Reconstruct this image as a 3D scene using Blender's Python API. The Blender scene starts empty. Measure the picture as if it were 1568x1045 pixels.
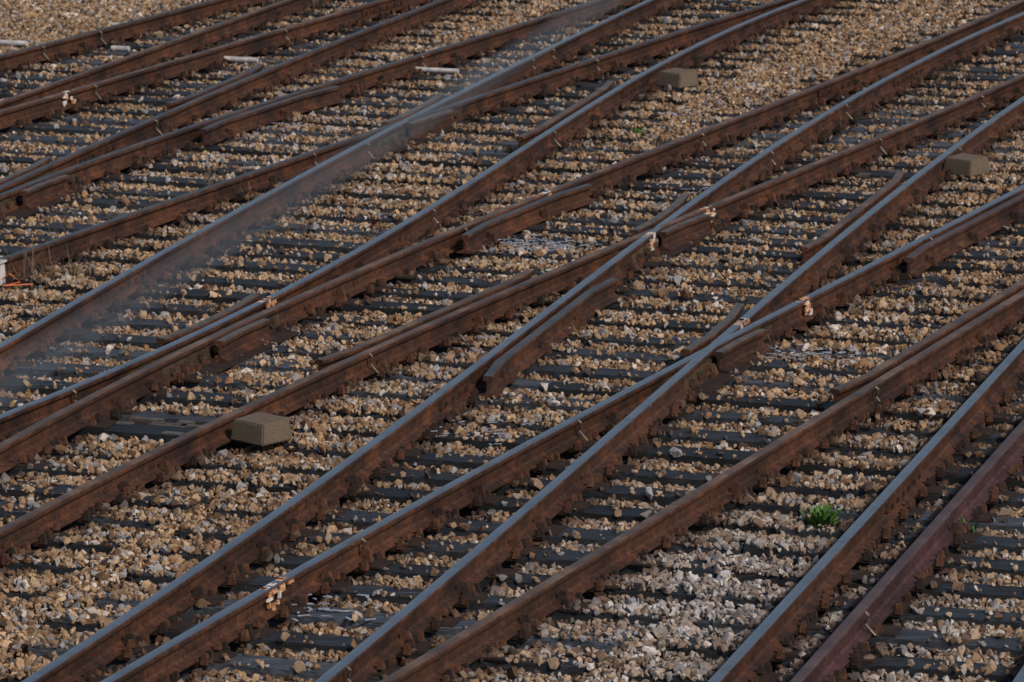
import bpy, bmesh, math, random
import numpy as np
from mathutils import Vector, Matrix
random.seed(7); rng=np.random.default_rng(11)
scene=bpy.context.scene
COL=scene.collection
TH=math.radians(11.62); CAMH=6.7

# ------------------------------------------------------------------ materials
def mat(name):
    m=bpy.data.materials.new(name); m.use_nodes=True
    nt=m.node_tree; b=nt.nodes['Principled BSDF']
    return m,nt,b
def N(nt,t,**k):
    n=nt.nodes.new(t)
    for a,v in k.items(): setattr(n,a,v)
    return n
def noise(nt,scale,detail=6,rough=.6,vec=None):
    n=N(nt,'ShaderNodeTexNoise'); n.inputs['Scale'].default_value=scale
    n.inputs['Detail'].default_value=detail; n.inputs['Roughness'].default_value=rough
    if vec is None:
        g=N(nt,'ShaderNodeNewGeometry'); vec=g.outputs['Position']
    nt.links.new(vec,n.inputs['Vector']); return n
def ramp(nt,src,stops):
    r=N(nt,'ShaderNodeValToRGB'); e=r.color_ramp.elements
    while len(e)>1: e.remove(e[0])
    e[0].position=stops[0][0]; e[0].color=(*stops[0][1],1)
    for p,c in stops[1:]:
        x=e.new(p); x.color=(*c,1)
    nt.links.new(src,r.inputs[0]); return r
def bump(nt,b,src,st,dist=.01):
    u=N(nt,'ShaderNodeBump'); u.inputs['Strength'].default_value=st; u.inputs['Distance'].default_value=dist
    nt.links.new(src,u.inputs['Height']); nt.links.new(u.outputs[0],b.inputs['Normal'])
def simple(name,stops,scale=8,rough=.8,metal=0,bst=.4,bs=60,stretch=None,zdark=False):
    m,nt,b=mat(name)
    g=N(nt,'ShaderNodeNewGeometry'); v=g.outputs['Position']
    if stretch:
        mp=N(nt,'ShaderNodeMapping'); mp.inputs['Rotation'].default_value=(0,0,stretch[0]); mp.inputs['Scale'].default_value=stretch[1]
        nt.links.new(v,mp.inputs[0]); v=mp.outputs[0]
    n=noise(nt,scale,8,.65,v); r=ramp(nt,n.outputs[0],stops); out=r.outputs[0]
    if zdark:
        n3=noise(nt,1.1,4,.6); r3=ramp(nt,n3.outputs[0],[(.35,(.50,.47,.50)),(.5,(1,1,1)),(.68,(1.45,1.45,1.4))])
        n4=noise(nt,38,4,.6); r4=ramp(nt,n4.outputs[0],[(.36,(.40,.38,.38)),(.5,(1,1,1)),(.7,(1.25,1.25,1.2))])
        for rr_ in (r3,r4):
            mx=N(nt,'ShaderNodeMix'); mx.data_type='RGBA'; mx.blend_type='MULTIPLY'; mx.inputs[0].default_value=1
            nt.links.new(out,mx.inputs[6]); nt.links.new(rr_.outputs[0],mx.inputs[7]); out=mx.outputs[2]
    nt.links.new(out,b.inputs['Base Color'])
    b.inputs['Roughness'].default_value=rough; b.inputs['Metallic'].default_value=metal
    n2=noise(nt,bs,5,.7,v); bump(nt,b,n2.outputs[0],bst)
    return m
rust=simple('rail_rust',[(.3,(.017,.009,.007)),(.48,(.056,.023,.013)),(.62,(.095,.036,.017)),(.75,(.145,.056,.024)),(.85,(.035,.017,.011))],5,.65,0,.4,90,None,True)
rust_purple=simple('rail_rust_purple',[(.3,(.035,.016,.018)),(.55,(.070,.030,.032)),(.75,(.095,.042,.042))],6,.6,0,.4,90,None,True)
rust_dark=simple('rust_dark',[(.3,(.008,.006,.005)),(.55,(.026,.013,.009)),(.75,(.075,.033,.018))],14,.8,0,.5,120)
rust_lump=simple('rust_fitting',[(.3,(.022,.011,.008)),(.5,(.080,.032,.017)),(.7,(.17,.072,.034))],22,.7,0,.5,120)
top_shiny=simple('rail_top_polished',[(.3,(.24,.26,.29)),(.55,(.36,.39,.43)),(.75,(.26,.20,.16))],3,.34,.88,.08,150)
top_brown=simple('rail_top_brown',[(.3,(.07,.045,.035)),(.5,(.16,.088,.053)),(.62,(.27,.155,.085)),(.75,(.24,.22,.22))],3,.40,.5,.15,150)
top_dark=simple('rail_top_dull',[(.3,(.055,.048,.05)),(.55,(.12,.105,.105)),(.75,(.20,.13,.085))],3,.40,.6,.15,150)
top_purple=simple('rail_top_purple',[(.3,(.06,.036,.036)),(.55,(.10,.064,.064)),(.75,(.14,.10,.095))],4,.5,.2,.15,150)
cast=simple('frog_casting',[(.3,(.06,.05,.045)),(.5,(.15,.11,.08)),(.7,(.28,.165,.09))],9,.38,.55,.2,100)
PHI=math.radians(18.5)
def tiemat():
    m,nt,b=mat('weathered_timber')
    g=N(nt,'ShaderNodeNewGeometry')
    mp=N(nt,'ShaderNodeMapping'); mp.vector_type='POINT'; mp.inputs['Rotation'].default_value=(0,0,PHI); mp.inputs['Scale'].default_value=(1.6,26,26)
    nt.links.new(g.outputs['Position'],mp.inputs[0])
    n=noise(nt,1.5,8,.7,mp.outputs[0])
    r=ramp(nt,n.outputs[0],[(.28,(.006,.007,.009)),(.5,(.017,.021,.028)),(.64,(.040,.048,.062)),(.78,(.13,.13,.14))])
    a=N(nt,'ShaderNodeAttribute'); a.attribute_name='tone'
    mx=N(nt,'ShaderNodeMix'); mx.data_type='RGBA'; mx.blend_type='MULTIPLY'; mx.inputs[0].default_value=1
    nt.links.new(r.outputs[0],mx.inputs[6]); nt.links.new(a.outputs['Color'],mx.inputs[7])
    nt.links.new(mx.outputs[2],b.inputs['Base Color']); b.inputs['Roughness'].default_value=.6
    bump(nt,b,n.outputs[0],.6,.01); return m
tie_m=tiemat()
def stonemat():
    m,nt,b=mat('ballast_stone')
    a=N(nt,'ShaderNodeAttribute'); a.attribute_type='INSTANCER'; a.attribute_name='col'
    n=noise(nt,45,4,.6)
    r=ramp(nt,n.outputs[0],[(.3,(.50,.47,.47)),(.55,(1,1,1)),(.75,(1.0,.80,.62))])
    mx=N(nt,'ShaderNodeMix'); mx.data_type='RGBA'; mx.blend_type='MULTIPLY'; mx.inputs[0].default_value=1
    nt.links.new(a.outputs['Color'],mx.inputs[6]); nt.links.new(r.outputs[0],mx.inputs[7])
    nt.links.new(mx.outputs[2],b.inputs['Base Color']); b.inputs['Roughness'].default_value=.85
    return m
stone_m=stonemat()
ground_m=simple('cinder_ground',[(.3,(.03,.020,.014)),(.5,(.07,.048,.034)),(.7,(.15,.11,.08))],18,.95,0,.8,60)
block_m=simple('aged_wood_block',[(.3,(.085,.065,.045)),(.5,(.14,.108,.078)),(.7,(.20,.16,.12))],10,.8,0,.4,60,(PHI,(2,10,10)))
white_m=simple('white_plastic',[(.3,(.28,.28,.30)),(.6,(.62,.62,.65))],12,.6)
orange_m=simple('orange_paint',[(.35,(.10,.05,.03)),(.5,(.55,.26,.12)),(.62,(.75,.52,.38))],30,.6)
whitep_m=simple('white_paint',[(.35,(.25,.2,.18)),(.5,(.7,.67,.66))],30,.6)
wire_m=simple('cable_sheath',[(.3,(.15,.20,.26)),(.7,(.20,.25,.32))],5,.5)
flake_m=simple('bleached_chip',[(.3,(.13,.16,.21)),(.6,(.38,.43,.52))],20,.6)
green_m=simple('weed_leaf',[(.3,(.03,.085,.012)),(.6,(.07,.18,.025))],30,.6)
dry_m=simple('dry_stalk',[(.3,(.08,.06,.045)),(.6,(.16,.125,.09))],30,.8)
steel_m=simple('galvanised_steel',[(.3,(.12,.10,.09)),(.6,(.24,.21,.18))],15,.5,.6)
blue_m=simple('blue_paint',[(.3,(.02,.06,.09)),(.6,(.04,.12,.16))],15,.5)
redw_m=simple('orange_wire',[(.3,(.5,.10,.03)),(.6,(.6,.16,.05))],15,.5)

# ------------------------------------------------------------------ mesh helper
class MB:
    def __init__(s): s.v=[];s.f=[];s.m=[];s.t=[]
    def box(s,c,ax,ay,sx,sy,sz,mi=0,tone=1,taper=1.0,az=Vector((0,0,1))):
        c=Vector(c);b=len(s.v)
        for z,k in ((-.5,1),(.5,taper)):
            for x,y in ((-.5,-.5),(.5,-.5),(.5,.5),(-.5,.5)):
                s.v.append(c+ax*(x*sx*k)+ay*(y*sy*k)+az*(z*sz))
        for q in ((0,3,2,1),(4,5,6,7),(0,1,5,4),(1,2,6,5),(2,3,7,6),(3,0,4,7)):
            s.f.append(tuple(b+i for i in q)); s.m.append(mi); s.t.append(tone)
    def tube(s,pts,r,n=6,mi=0,tone=1):
        pts=[Vector(p) for p in pts]; rs=r if isinstance(r,(list,tuple)) else [r]*len(pts)
        b=len(s.v)
        for i,p in enumerate(pts):
            d=(pts[min(i+1,len(pts)-1)]-pts[max(i-1,0)]).normalized()
            u=d.cross(Vector((0,0,1)))
            if u.length<.01: u=Vector((1,0,0))
            u.normalize(); w=u.cross(d)
            for k in range(n):
                a=2*math.pi*k/n; s.v.append(p+(u*math.cos(a)+w*math.sin(a))*rs[i])
        for i in range(len(pts)-1):
            for k in range(n):
                s.f.append((b+i*n+k,b+i*n+(k+1)%n,b+(i+1)*n+(k+1)%n,b+(i+1)*n+k)); s.m.append(mi); s.t.append(tone)
        s.f.append(tuple(b+k for k in range(n))[::-1]); s.m.append(mi); s.t.append(tone)
        s.f.append(tuple(b+(len(pts)-1)*n+k for k in range(n))); s.m.append(mi); s.t.append(tone)
    def obj(s,name,mats,parent=None,smooth=False):
        me=bpy.data.meshes.new(name); me.from_pydata([tuple(v) for v in s.v],[],s.f)
        for m in mats: me.materials.append(m)
        me.polygons.foreach_set('material_index',s.m)
        if smooth: me.polygons.foreach_set('use_smooth',[True]*len(s.f))
        a=me.attributes.new('tone','FLOAT','FACE'); a.data.foreach_set('value',s.t)
        me.update()
        o=bpy.data.objects.new(name,me); COL.objects.link(o)
        if parent: o.parent=parent
        return o

# ------------------------------------------------------------------ rail survey (metres: y:x)
S={
'a':'23.3:-2.39 25.5:-1.67 28.5:-.87 30.9:-.21 33.3:.43 35.6:1.04 39:1.98 43:3.28 47.5:5.0',
'b':'23.3:-1.99 24.2:-1.65 26.2:-.84 29.4:.45 31.1:1.13 32.8:1.92 34.8:2.81 37.6:3.99',
'c':'23.3:-.94 25.5:-.29 27.3:.17 29.4:.77 30.9:1.16 33.1:1.78 36.9:2.82 39:3.51 42.1:4.45',
'd':'23.3:-.53 25.3:.19 27.2:.94 29.8:2.06 33.1:3.53',
'e':'23.3:1.01 25.3:1.55 27.9:2.35 31.6:3.38',
'f':'23.3:1.38 24.2:1.69 25.8:2.16 29.1:3.11',
'g':'26.4:-2.84 27.6:-2.4 28.5:-2.02 30.1:-1.45 31.9:-.71 33.7:.14 34.8:.64 36.4:1.44 39:2.56 40.8:3.39 43.4:4.58',
'h':'28.5:-3.06 29.8:-2.66 31.2:-2.10 32.3:-1.77 33.6:-1.34 34.6:-.91 35.7:-.46 37.1:.28 40.6:1.73 44.2:3.31 48.5:5.10',
'i':'29.4:-3.14 30.1:-2.81 30.8:-2.45 31.6:-2.13 33.9:-1.4 36.6:-.66 39.6:.09 43.6:1.27 48.5:2.9',
'j':'31.5:-3.37 33.5:-2.79 36.9:-2.01 40.3:-1.0 44.4:.1 48.5:1.4',
'k':'34.4:-3.66 35.5:-3.29 36.6:-2.79 37.7:-2.27 39:-1.71 40.2:-1.11 42.8:-.02 45.7:1.33 48.5:2.71',
'l':'37.1:-3.94 38.4:-3.55 39.5:-3.11 40.8:-2.5 42.3:-1.96 44:-1.09 45.5:-.51 48.5:.88',
'm':'37.6:-3.99 38.8:-3.59 40.8:-3.05 42.5:-2.6 44.4:-2.0 48.5:-.68',
'n':'41.2:-4.35 42.5:-3.91 43.6:-3.43 45.3:-2.64 48.5:-1.26',
'o':'41.9:-4.43 43.2:-3.98 44.4:-3.49 46.1:-3.0 48.2:-2.36',
'p':'44.6:-4.71 45.5:-4.3 46.6:-3.78 48.5:-2.95'}
YG=np.arange(8,80,.25)
RX={}
for k,t in S.items():
    q=np.array([[float(u) for u in w.split(':')] for w in t.split()])
    deg=3 if len(q)>=8 else (2 if len(q)>=6 else 1)
    P=np.polyfit(q[:,0]-36,q[:,1],deg); y0,y1=q[0,0],q[-1,0]
    f=lambda y:np.polyval(P,y-36)
    s0=(f(y0+2.5)-f(y0))/2.5; s1=(f(y1)-f(y1-2.5))/2.5
    RX[k]=np.where(YG<y0,f(y0)+s0*(YG-y0),np.where(YG>y1,f(y1)+s1*(YG-y1),f(YG)))
RX['q']=RX['e']+1.50; RX['r']=RX['f']+1.50
RX['s']=RX['q']+1.9; RX['t']=RX['s']+1.5
def rx(k,y): return np.interp(y,YG,RX[k])
def rdir(k,y):
    d=Vector((float(rx(k,y+.3)-rx(k,y-.3)),.6,0)); d.normalize(); return d
TRACKS=[('a','c'),('b','d'),('h','g'),('l','k'),('p','n'),('o','m'),('j','i'),('e','q'),('f','r'),('s','t')]

# ------------------------------------------------------------------ ties
U=Vector((math.sin(PHI),math.cos(PHI),0)); W=Vector((math.cos(PHI),-math.sin(PHI),0))
SP=.535; TZ=.055
ties=MB(); rows={}
PIT=[(-2.28,29.75,.75),(2.85,39.1,.62),(.50,43.9,.62)]
for ri in range(int(14/SP),int(78/SP)):
    s=ri*SP; iv=[]
    for L,R in TRACKS:
        ends=[]
        for k in (L,R):
            sv=RX[k]*U.x+YG*U.y; tv=RX[k]*W.x+YG*W.y
            ends.append(float(np.interp(s,sv,tv)))
        iv.append([min(ends)-.50,max(ends)+.50])
    iv.sort(); mg=[iv[0]]
    for a,b in iv[1:]:
        if a<mg[-1][1]-.12: mg[-1][1]=max(mg[-1][1],b)
        else: mg.append([a,b])
    rr=[]
    for a,b in mg:
        parts=[(a,b)]
        if b-a>6.2:
            m=(a+b)/2+random.uniform(-.5,.5); parts=[(a,m-.01),(m+.01,b)]
        for a2,b2 in parts:
            a2-=random.uniform(-.03,.14); b2+=random.uniform(-.03,.14)
            ds=random.gauss(0,.032); ang=random.gauss(0,.010); hw=random.uniform(.095,.124)
            c=U*(s+ds)+W*((a2+b2)/2)
            if not (-9<c.x<11+c.y*.05): continue
            ax=(W*math.cos(ang)+U*math.sin(ang)); ay=(U*math.cos(ang)-W*math.sin(ang))
            tone=random.choice([.6,.8,1,1,1.15,1.6,2.8])*random.uniform(.8,1.2)
            z=TZ+random.gauss(0,.004)
            ties.box((c.x,c.y,z-.09),ax,ay,b2-a2,hw*2,.18,0,tone)
            rr.append((a2,b2,s+ds,hw,ang,(a2+b2)/2))
    rows[ri]=rr
ties.obj('wooden_ties',[tie_m])

# ------------------------------------------------------------------ rails
RB=TZ+.014; ZS=.84
half=[(.066,0),(.066,.011),(.022,.027),(.0085,.040),(.0085,.112),(.018,.124),(.032,.129),(.0335,.150),(.030,.160),(.023,.1645),(0,.166)]
prof=[(-x,z) for x,z in half]+[(x,z) for x,z in half[::-1][1:]]
def sweep(mb,path,z0,zs=ZS,caps=True,topfaces=(8,9,10,11)):
    n=len(prof); b=len(mb.v)
    for i,(x,y) in enumerate(path):
        p0=path[max(i-1,0)];p1=path[min(i+1,len(path)-1)]
        d=Vector((p1[0]-p0[0],p1[1]-p0[1],0)).normalized(); r=Vector((d.y,-d.x,0))
        for px,pz in prof: mb.v.append(Vector((x,y,z0+pz*zs))+r*px)
    for i in range(len(path)-1):
        for k in range(n-1):
            mb.f.append((b+i*n+k,b+i*n+k+1,b+(i+1)*n+k+1,b+(i+1)*n+k)); mb.m.append(1 if k in topfaces else 0); mb.t.append(1)
        mb.f.append((b+i*n+n-1,b+i*n,b+(i+1)*n,b+(i+1)*n+n-1)); mb.m.append(0); mb.t.append(1)
    if caps:
        mb.f.append(tuple(b+k for k in range(n))); mb.m.append(0); mb.t.append(1)
        e=b+(len(path)-1)*n; mb.f.append(tuple(e+k for k in range(n))[::-1]); mb.m.append(0); mb.t.append(1)
STY={'a':top_shiny,'b':top_shiny,'c':top_shiny,'d':top_brown,'e':top_shiny,'f':top_purple,'g':top_brown,'h':top_brown,'i':top_shiny,'j':top_shiny,
 'k':top_dark,'l':top_dark,'m':top_dark,'n':top_brown,'o':top_brown,'p':top_dark,'q':top_shiny,'r':top_brown,'s':top_brown,'t':top_brown}
Z3=Vector((0,0,1))
for k in RX:
    mb=MB()
    ys=np.arange(12,76,.5)
    sweep(mb,[(float(rx(k,y)),float(y)) for y in ys],RB)
    o=mb.obj('rail',[rust_purple if k=='f' else rust,STY[k]])
    fb=MB(); sv=RX[k]*U.x+YG*U.y
    for ri,rr in rows.items():
        for (a2,b2,s,hw,ang,mid) in rr:
            y=float(np.interp(s,sv,YG)); x=float(rx(k,y)); t=x*W.x+y*W.y
            if y<18 or y>62 or not(a2<t<b2): continue
            d=rdir(k,y); r=Vector((d.y,-d.x,0))
            fb.box((x,y,TZ+.006),r,d,.36,.19,.012,0)
            for sg in (-1,1):
                for ee in (-.055,.055):
                    if random.random()<.10: continue
                    p=Vector((x,y,0))+r*(sg*.084)+d*(ee*random.uniform(.6,1.2))
                    fb.box((p.x,p.y,RB+.016+random.uniform(0,.020)),r,d,.038,.034,.036,random.choice((0,3)),1,.65)
                if random.random()<.85:
                    p=Vector((x,y,0))+d*(sg*(hw+.018))
                    fb.box((p.x,p.y,RB-.010),r,d,.19+random.uniform(0,.05),.030,.045,0)
                    q=p+r*.094; fb.box((q.x,q.y,RB+.010),r,d,.038,.042,.056,random.choice((0,3,3)),1,.65)
            if random.random()<(.5 if k in 'abcghi' else .12):
                p=Vector((x,y,0))+r*.052
                fb.box((p.x,p.y,RB+.036),r,d,.085,.05,.07,random.choice((0,1,3)),1,.42)
    for _ in range(2):
        yj=random.uniform(22,50)
        for sg in (-1,1):
            for i in range(6):
                y=yj+(i-2.5)*.15; x=float(rx(k,y)); d=rdir(k,y); r=Vector((d.y,-d.x,0))
                p=Vector((x,y,RB+.066))+r*(sg*.020); fb.box(p,r,d,.022,.152,.056,1)
                p=Vector((x,y,RB+.066))+r*(sg*.036); fb.box(p,r,d,.020,.026,.026,0)
    for _ in range(3):
        yj=random.uniform(22,50); d=rdir(k,yj); r=Vector((d.y,-d.x,0)); c=Vector((float(rx(k,yj)),yj,0))
        pts=[c+r*.034+Z3*(RB+.13),c+r*.052+d*.004+Z3*(RB+.115),c+r*.045+d*.012+Z3*(RB+.085),c+r*.03+d*.02+Z3*(RB+.065),c+r*.055+d*.03+Z3*(RB+.03),c+r*.085+d*.03+Z3*(RB+.0)]
        fb.tube(pts,.008,6,2)
    fb.obj('fastenings',[rust_dark,rust,steel_m,rust_lump],o)

# ------------------------------------------------------------------ guard rails
def along(k,y0,y1,off,name,flare=.05,topm=top_brown,step=.15):
    pts=[];n=int((y1-y0)/step)
    for i in range(n+1):
        y=y0+(y1-y0)*i/n; d=rdir(k,y); r=Vector((d.y,-d.x,0))
        e=min(y-y0,y1-y); fl=flare*max(0,1-e/.45)
        p=Vector((float(rx(k,y)),y,0))+r*(off+math.copysign(fl,off)); pts.append((p.x,p.y))
    mb=MB(); sweep(mb,pts,RB+.002)
    for i in range(3,len(pts)-3,6):
        y=y0+(y1-y0)*i/n; d=rdir(k,y); r=Vector((d.y,-d.x,0)); x=float(rx(k,y))
        p=Vector((x,y,RB+.060))+r*(off/2); mb.box(p,r,d,abs(off)-.02,.09,.045,0)
        p=Vector((x,y,RB+.060))+r*(off+math.copysign(.016,off)); mb.box(p,r,d,.036,.028,.028,0)
        p=Vector((x,y,RB+.030))+r*(off+math.copysign(.055,off)); mb.box(p,r,d,.08,.055,.065,0,1,.5)
    return mb.obj(name,[rust,topm])
G=.115
for k,y0,y1,sg,tm in (('d',30.0,34.6,-1,top_brown),('a',30.5,33.8,1,top_dark),('g',30.9,34.0,-1,top_brown),('h',35.5,37.7,1,top_dark),
    ('b',34.6,38.4,1,top_purple),('c',34.9,38.2,-1,top_brown),('l',40.4,42.8,1,top_dark),('i',39.9,43.0,-1,top_brown),('m',41.7,44.0,-1,top_dark)):
    along(k,y0,y1,sg*G,'guard_rail',topm=tm)
# ------------------------------------------------------------------ frogs
for F,Sx,ya,yb in (('b','c',29,34),('g','a',33.5,37.5),('h','i',31,35),('k','j',38.5,42),('l','m',37.5,41.5)):
    yy=np.linspace(ya,yb,400); dd=rx(F,yy)-rx(Sx,yy); yc=float(yy[np.argmin(np.abs(dd))]); xc=float(rx(F,yc))
    d=rdir(F,yc); d2=rdir(Sx,yc); dm=((d+d2)/2).normalized(); r=Vector((dm.y,-dm.x,0))
    mb=MB()
    for i in range(14):
        y=yc-.75+i*.13; w=abs(float(rx(F,y)-rx(Sx,y)))+.05
        xm=float(rx(F,y)+rx(Sx,y))/2
        mb.box((xm,y,RB+.05),r,dm,max(w,.1),.131,.085,0)
    mb.box((xc,yc+.1,RB-.006),r,dm,.52,1.7,.014,1)
    for i in range(8):
        y=yc-.7+i*.22
        for sg in (-1,1):
            w=abs(float(rx(F,y)-rx(Sx,y)))/2+.05
            p=Vector((float(rx(F,y)+rx(Sx,y))/2,y,RB+.062))+r*(sg*w); mb.box(p,r,dm,.04,.032,.032,0)
    fo=mb.obj('track_frog',[cast,rust_dark])
    w1=along(Sx,yc-.15,yc+1.4,-.098,'wing_left',.04,cast); w1.parent=fo
    w2=along(F,yc-.15,yc+.6,.092,'wing_right',.02,cast); w2.parent=fo

def daub(k,y,off,mi,L=.12,name='paint_mark'):
    mb=MB()
    for i in range(11):
        yy=y+random.uniform(-L,L); d=rdir(k,yy); r=Vector((d.y,-d.x,0))
        hz=random.uniform(.03,.128); p=Vector((float(rx(k,yy)),yy,RB+hz))
        o2=.034 if hz>.105 else .038
        mb.box(p+r*o2*off,r,d,.014,random.uniform(.015,.07),random.uniform(.012,.04),random.choice(mi),1,.8)
    for i in range(5):
        yy=y+random.uniform(-L,L); d=rdir(k,yy); r=Vector((d.y,-d.x,0))
        mb.box(Vector((float(rx(k,yy)),yy,RB+.166*ZS+.001)),r,d,.04,random.uniform(.03,.09),.003,random.choice(mi),1,.8)
    mb.obj(name,[orange_m,whitep_m])
daub('h',37.2,1,[0,1]); daub('a',35.5,1,[1,1,0]); daub('c',32.2,1,[0,1]); daub('b',25.2,1,[0,0,1],.15)
daub('n',42.4,1,[0,1],.1); daub('i',33.0,1,[0],.08); daub('g',36.6,1,[0,1],.08); daub('b',33.0,1,[0,1],.06)

# ------------------------------------------------------------------ ballast
NPT=640000
yy=21+ (57-21)*rng.random(NPT*2)
xx=(rng.random(NPT*2)*2-1)*(57*.98*784/7500+1.8)
hw=(yy*.98+1.3)*784/7500+1.4
ok=np.abs(xx)<hw; xx=xx[ok][:NPT]; yy=yy[ok][:NPT]; n=len(xx)
dr=np.full(n,9.)
for k in RX:
    dx=(xx-np.interp(yy,YG,RX[k]))*.945
    m=np.abs(dx)<np.abs(dr); dr=np.where(m,dx,dr)
adr=np.abs(dr)
ing=np.zeros(n,bool)
for L_,R_ in TRACKS:
    ing|=(xx>np.interp(yy,YG,RX[L_])-.05)&(xx<np.interp(yy,YG,RX[R_])+.05)
s=xx*U.x+yy*U.y; t=xx*W.x+yy*W.y
ont=np.zeros(n,bool); nearband=np.zeros(n,bool); edge=np.full(n,9.)
rid=np.round(s/SP).astype(int)
for ri,rr in rows.items():
    for dlt in (-1,0,1):
        sel=np.nonzero(rid==ri+dlt)[0]
        if len(sel)==0: continue
        for (a2,b2,sc,hwid,ang,mid) in rr:
            tt=t[sel]; inside=(tt>a2-.02)&(tt<b2+.02)
            ds=np.abs(s[sel]-sc-(tt-mid)*ang)
            if dlt==0: nearband[sel[inside]]=True
            q=sel[inside&(ds<hwid)]; ont[q]=True
            ee=np.where(inside,ds-hwid,9.); edge[sel]=np.minimum(edge[sel],ee)
pit=np.zeros(n,bool)
for px,py,pr in PIT:
    ds=(xx-px)*U.x+(yy-py)*U.y; dt=(xx-px)*W.x+(yy-py)*W.y
    pit|=(np.abs(ds)<.30)&(np.abs(dt)<pr)
def vn(x,y,sc,seed):
    g=np.random.default_rng(seed).random((256,256)); X=x*sc+50; Y=y*sc+50
    i=np.floor(X).astype(int); j=np.floor(Y).astype(int); fx=X-i; fy=Y-j; fx=fx*fx*(3-2*fx); fy=fy*fy*(3-2*fy)
    i%=255;j%=255
    return (g[i,j]*(1-fx)+g[i+1,j]*fx)*(1-fy)+(g[i,j+1]*(1-fx)+g[i+1,j+1]*fx)*fy
cov=vn(xx,yy,.8,1)*.6+vn(xx,yy,3.5,2)*.4
keep=(adr>.070)&(~pit)
gl=np.exp(-(((xx+.95)/.5)**2+((yy-39.3)/1.9)**2))*.6
ptie=.03+np.clip(1.7*(cov-.50),0,.5)+gl
ptie=ptie+np.where(edge>-.018,.35,0)
ptie=np.where(ing,ptie,.55+ptie)
keep&=(~ont)|(rng.random(n)<ptie)
xx,yy,dr,adr,ont,nearband,edge,cov,ing=[q[keep] for q in (xx,yy,dr,adr,ont,nearband,edge,cov,ing)]; n=len(xx)
size=np.clip(rng.lognormal(math.log(.0165),.35,n),.007,.038)
z=rng.uniform(-.010,.030,n)+ (cov-.5)*.03
z=np.where(nearband,z,z+.028)
z=np.where(ont,TZ+size*.5,z)
z=np.where((adr<.16)&(~ont),z-.005,z)
patch=vn(xx,yy,.35,5)*.6+vn(xx,yy,.9,6)*.4
whit=np.exp(-(((xx-1.3)/1.2)**2+((yy-25.3)/2.4)**2))
u=rng.random(n)+ (patch-.5)*.25-whit*.2+.02
pal=np.array([[.60,.56,.52],[.33,.34,.37],[.50,.365,.24],[.39,.27,.165],[.29,.175,.095],[.15,.088,.05],[.07,.053,.045]])
cuts=[.07,.19,.43,.65,.82,.91]
ci=np.digitize(u,cuts); col=pal[ci]*rng.uniform(.60,1.2,(n,1))
wm=whit[:,None]*.6; col=col*(1-wm)+col.mean(1)[:,None]*np.array([[.98,1.04,1.14]])*wm
rz=np.exp(-np.maximum(adr-.07,0)/.115); rz=np.clip(rz*1.15,0,.94)[:,None]
col=col*(1-rz)+np.array([[.045,.020,.013]])*rz*rng.uniform(.4,1.7,(n,1))
col=np.clip(col,0,.8)
me=bpy.data.meshes.new('ballast_gravel'); me.vertices.add(n)
me.vertices.foreach_set('co',np.stack([xx,yy,z],1).ravel().astype(np.float32))
def att(nm,ty,arr,key):
    a=me.attributes.new(nm,ty,'POINT'); a.data.foreach_set(key,arr.ravel())
att('col','FLOAT_COLOR',np.concatenate([col,np.ones((n,1))],1).astype(np.float32),'color')
att('rot','FLOAT_VECTOR',rng.uniform(0,6.283,(n,3)).astype(np.float32),'vector')
scl=size[:,None]*rng.uniform(.7,1.35,(n,3))
att('scl','FLOAT_VECTOR',scl.astype(np.float32),'vector')
att('idx','INT',rng.integers(0,8,n).astype(np.int32),'value')
bal=bpy.data.objects.new('ballast_gravel',me); COL.objects.link(bal)
sc=bpy.data.collections.new('stone_shapes')
for i in range(8):
    bm=bmesh.new()
    for _ in range(13):
        v=Vector((random.gauss(0,1),random.gauss(0,1),random.gauss(0,1))).normalized()*random.uniform(.85,1.15)
        v.z*=.8; bm.verts.new(v)
    r=bmesh.ops.convex_hull(bm,input=bm.verts[:]); 
    lo=[v for v in bm.verts if not v.link_faces]
    for v in lo: bm.verts.remove(v)
    m2=bpy.data.meshes.new('stone'); bm.to_mesh(m2); bm.free(); m2.materials.append(stone_m)
    so=bpy.data.objects.new('stone_shape_%d'%i,m2); sc.objects.link(so)
ng=bpy.data.node_groups.new('scatter_ballast','GeometryNodeTree')
ng.interface.new_socket('Geometry',in_out='INPUT',socket_type='NodeSocketGeometry')
ng.interface.new_socket('Geometry',in_out='OUTPUT',socket_type='NodeSocketGeometry')
gi=ng.nodes.new('NodeGroupInput'); go=ng.nodes.new('NodeGroupOutput')
iop=ng.nodes.new('GeometryNodeInstanceOnPoints'); ciN=ng.nodes.new('GeometryNodeCollectionInfo')
ciN.inputs['Collection'].default_value=sc; ciN.inputs['Separate Children'].default_value=True
mp=ng.nodes.new('GeometryNodeMeshToPoints')
def na(nm,ty):
    q=ng.nodes.new('GeometryNodeInputNamedAttribute'); q.data_type=ty; q.inputs['Name'].default_value=nm; return q.outputs['Attribute']
L=ng.links.new
L(gi.outputs[0],mp.inputs['Mesh']); L(mp.outputs[0],iop.inputs['Points']); L(ciN.outputs[0],iop.inputs['Instance'])
iop.inputs['Pick Instance'].default_value=True
L(na('idx','INT'),iop.inputs['Instance Index']); L(na('scl','FLOAT_VECTOR'),iop.inputs['Scale'])
e2r=ng.nodes.new('FunctionNodeEulerToRotation'); L(na('rot','FLOAT_VECTOR'),e2r.inputs[0]); L(e2r.outputs[0],iop.inputs['Rotation'])
L(iop.outputs[0],go.inputs[0])
md=bal.modifiers.new('scatter','NODES'); md.node_group=ng

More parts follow.
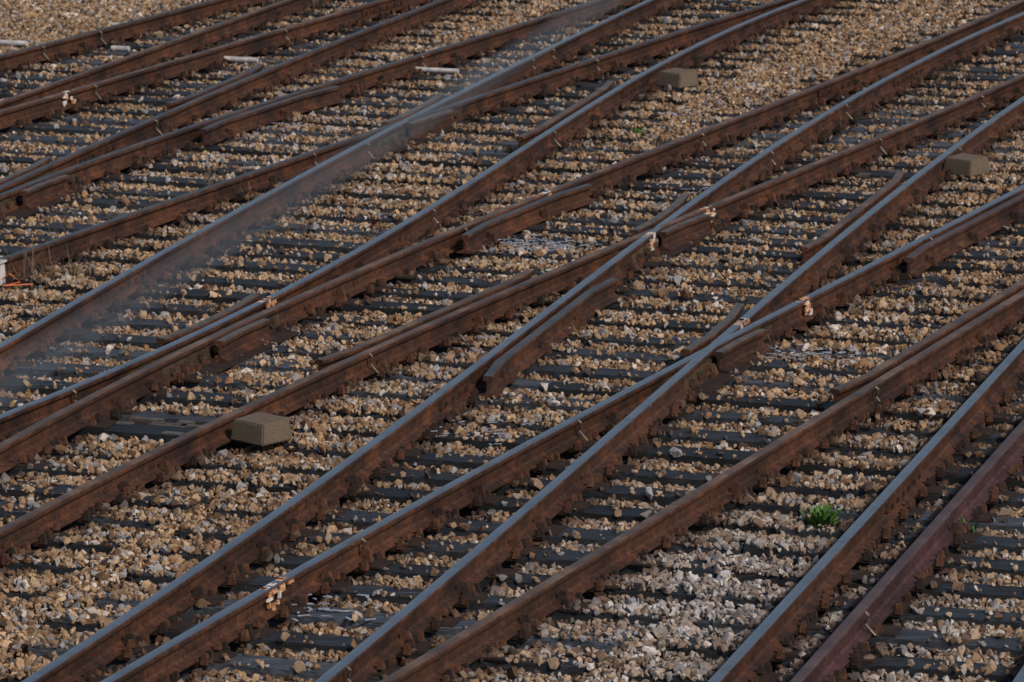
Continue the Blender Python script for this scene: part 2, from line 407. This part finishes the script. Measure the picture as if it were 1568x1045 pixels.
# ------------------------------------------------------------------ ground
gm=bpy.data.meshes.new('ground'); gm.from_pydata([(-400,-100,-.05),(400,-100,-.05),(400,900,-.05),(-400,900,-.05)],[],[(0,1,2,3)]); gm.materials.append(ground_m)
COL.objects.link(bpy.data.objects.new('ground',gm))

# ------------------------------------------------------------------ timber blocks, switch rods
def block(x,y):
    bm=bmesh.new(); bmesh.ops.create_cube(bm,size=1)
    for v in bm.verts:
        v.co.x*=.28;v.co.y*=.27;v.co.z*=.14
        if v.co.z>0: v.co.x*=.93; v.co.y*=.84; v.co.z-=(.012 if v.co.y<0 else 0)
    bmesh.ops.bevel(bm,geom=bm.edges[:],offset=.008,segments=2,affect='EDGES')
    me=bpy.data.meshes.new('switch_box'); bm.to_mesh(me); bm.free(); me.materials.append(block_m)
    o=bpy.data.objects.new('switch_cover_box',me); o.location=(x,y,.15); o.rotation_euler=(0,0,-PHI-.40+random.uniform(-.05,.05)); COL.objects.link(o)
block(-1.53,29.2); block(1.49,43.6); block(3.66,38.9)
for px,py,pr in PIT:
    mb=MB(); c=Vector((px,py,0))
    for off,z,rad in ((-.12,.02,.018),(.02,.035,.022),(.15,.01,.014)):
        mb.tube([c+U*off-W*pr*1.15+Z3*z,c+U*(off+.03)+Z3*z,c+U*off+W*(pr*1.4)+Z3*z],rad,8,0)
    for i in range(7):
        p=c+W*random.uniform(-pr,pr)*.8+U*random.uniform(-.2,.2); mb.box((p.x,p.y,.04),W,U,random.uniform(.08,.25),random.uniform(.05,.09),.03,1)
    mb.obj('switch_throw_rods',[rust_dark,steel_m])

def bar(x,y,l,w=.055):
    mb=MB(); mb.tube([Vector((x,y,.085))-W*l/2,Vector((x,y,.085))+W*l/2],w/2,10,0); mb.obj('white_plastic_pipe',[white_m],smooth=False)
bar(-2.6,45.2,.50,.052); bar(-.69,44.5,.42,.045); bar(-4.85,46.3,.5,.052); bar(-3.7,45.9,.18,.05)

mb=MB()
for cx,cy,nn,sx in ((.17,35.8,170,.35),(1.93,31.8,60,.35),(-1.05,25.2,40,.3),(-.26,29.5,40,.35),(1.5,38.0,30,.3),(-2.3,41.5,40,.4)):
    for i in range(nn):
        p=Vector((cx,cy,0))+W*random.gauss(0,sx*.6)+U*(round(random.uniform(-1,1))*SP*.35+random.gauss(0,.10)); a=random.gauss(0,.7)
        ax=W*math.cos(a)+U*math.sin(a); ay=U*math.cos(a)-W*math.sin(a)
        mb.box((p.x,p.y,TZ+.008+random.uniform(0,.015)),ax,ay,random.uniform(.015,.07),random.uniform(.006,.02),.004,0)
mb.obj('bleached_wood_chips',[flake_m])

# ------------------------------------------------------------------ weeds
def weed(x,y,h,nn,m,name,leaf=.012,spread=.12,droop=.4):
    mb=MB()
    for i in range(nn):
        a=random.uniform(0,6.28); l=h*random.uniform(.5,1.1); b=Vector((x+random.gauss(0,spread*.35),y+random.gauss(0,spread*.35),.03))
        dv=Vector((math.cos(a),math.sin(a),0)); side=Vector((-dv.y,dv.x,0)); k=random.uniform(.2,1)*spread*1.6
        pr=None
        for j in range(5):
            u=j/4; p=b+dv*k*u+Z3*(l*(u-droop*u*u*u*.7)); wd=leaf*(math.sin(math.pi*min(.95,u*.8+.15)))
            q=(p-side*wd,p+side*wd)
            if pr:
                bb=len(mb.v); mb.v+= [pr[0],pr[1],q[1],q[0]]; mb.f.append((bb,bb+1,bb+2,bb+3)); mb.m.append(0); mb.t.append(1)
            pr=q
    mb.obj(name,[m])
weed(1.76,27.1,.17,110,green_m,'green_weed',.012,.08)
weed(2.58,27.0,.10,30,green_m,'green_weed',.006,.08)
weed(1.06,41.0,.10,30,green_m,'green_weed',.009,.08)
weed(2.25,26.9,.07,20,green_m,'green_weed',.006,.07)
for x,y,h in ((-2.35,38.3,.32),(-2.1,37.9,.25),(-3.45,34.5,.35),(-3.2,34.6,.28),(-2.4,48.5,.45),(-2.0,49,.4),(-3.3,35.6,.25),(-1.7,36.4,.2),(-.4,43.7,.25),(1.9,39.6,.2),(3.7,42.5,.22),(-3.75,44,.2)):
    weed(x,y,h,30,dry_m,'dry_weed',.0022,.22,.3)

mb=MB(); c=Vector((-3.70,34.4,.03))
mb.box(c+Z3*.09,W,U,.13,.12,.16,0,1,.85); mb.box(c+Z3*.177,W,U,.145,.135,.012,0,1,.95); mb.box(c+Z3*.0,W,U,.18,.16,.03,1)
mb.tube([c+W*.06+Z3*.05,c+W*.13+Z3*.10-U*.03,c+W*.2+Z3*.04,c+W*.12+Z3*.03-U*.12,c+W*.3+Z3*.03],.006,6,2)
mb.obj('cable_junction_box',[white_m,rust_dark,redw_m])
mb=MB(); c=Vector((3.92,50.0,0)); mb.tube([c,c+Z3*.25],.03,10,0); mb.box(c+Z3*.3,W,U,.14,.05,.14,0,1,.85); mb.box(c+Z3*.01,W,U,.2,.2,.03,0)
mb.obj('blue_marker_post',[blue_m])

# overhead cable passing close to the viewpoint, parallel with the tracks
A=Vector((-.245,2.149,6.229)); B=Vector((.0845,3.579,6.230)); D=(B-A)
pts=[A-D*6+Z3*.1,A-D*2,A,B,B+D*2,B+D*10+Z3*.05,B+D*30+Z3*.2,B+D*60+Z3*.6]
mb=MB(); mb.tube(pts,.0019,10,0); mb.obj('overhead_cable',[wire_m],smooth=True)
e=pts[-1]; mb=MB(); mb.tube([(e.x,e.y,-.1),(e.x,e.y,7.6)],[.16,.11],12,0); mb.box((e.x,e.y,6.9),W,U,1.6,.12,.12,0); mb.obj('wooden_utility_pole',[block_m])

# ------------------------------------------------------------------ light, world, camera
w=bpy.data.worlds.new('World'); scene.world=w; w.use_nodes=True; nt=w.node_tree
bg=nt.nodes['Background']; sky=nt.nodes.new('ShaderNodeTexSky'); sky.sky_type='NISHITA'; sky.sun_disc=False
EL=math.radians(40); AZ=math.radians(138)   # azimuth clockwise from +Y: behind the viewpoint, to the right
sky.sun_elevation=EL; sky.sun_rotation=AZ; nt.links.new(sky.outputs[0],bg.inputs[0]); bg.inputs[1].default_value=.070
sl=bpy.data.lights.new('sun','SUN'); sl.energy=3.0; sl.angle=math.radians(9); sl.color=(1,.84,.67)
so=bpy.data.objects.new('sun',sl); COL.objects.link(so)
dv=Vector((math.sin(AZ)*math.cos(EL),math.cos(AZ)*math.cos(EL),math.sin(EL)))
so.rotation_euler=dv.to_track_quat('Z','Y').to_euler()
cam=bpy.data.cameras.new('camera'); cam.lens=7500/1568*36; cam.sensor_width=36; cam.clip_end=2000; cam.clip_start=.1
cam.dof.use_dof=True; cam.dof.focus_distance=29; cam.dof.aperture_fstop=8
co=bpy.data.objects.new('camera',cam); co.location=(0,0,CAMH); co.rotation_euler=(math.pi/2-TH,0,0); COL.objects.link(co); scene.camera=co
scene.view_settings.view_transform='Standard'; scene.view_settings.look='None'; scene.view_settings.exposure=0
print('stones',n)
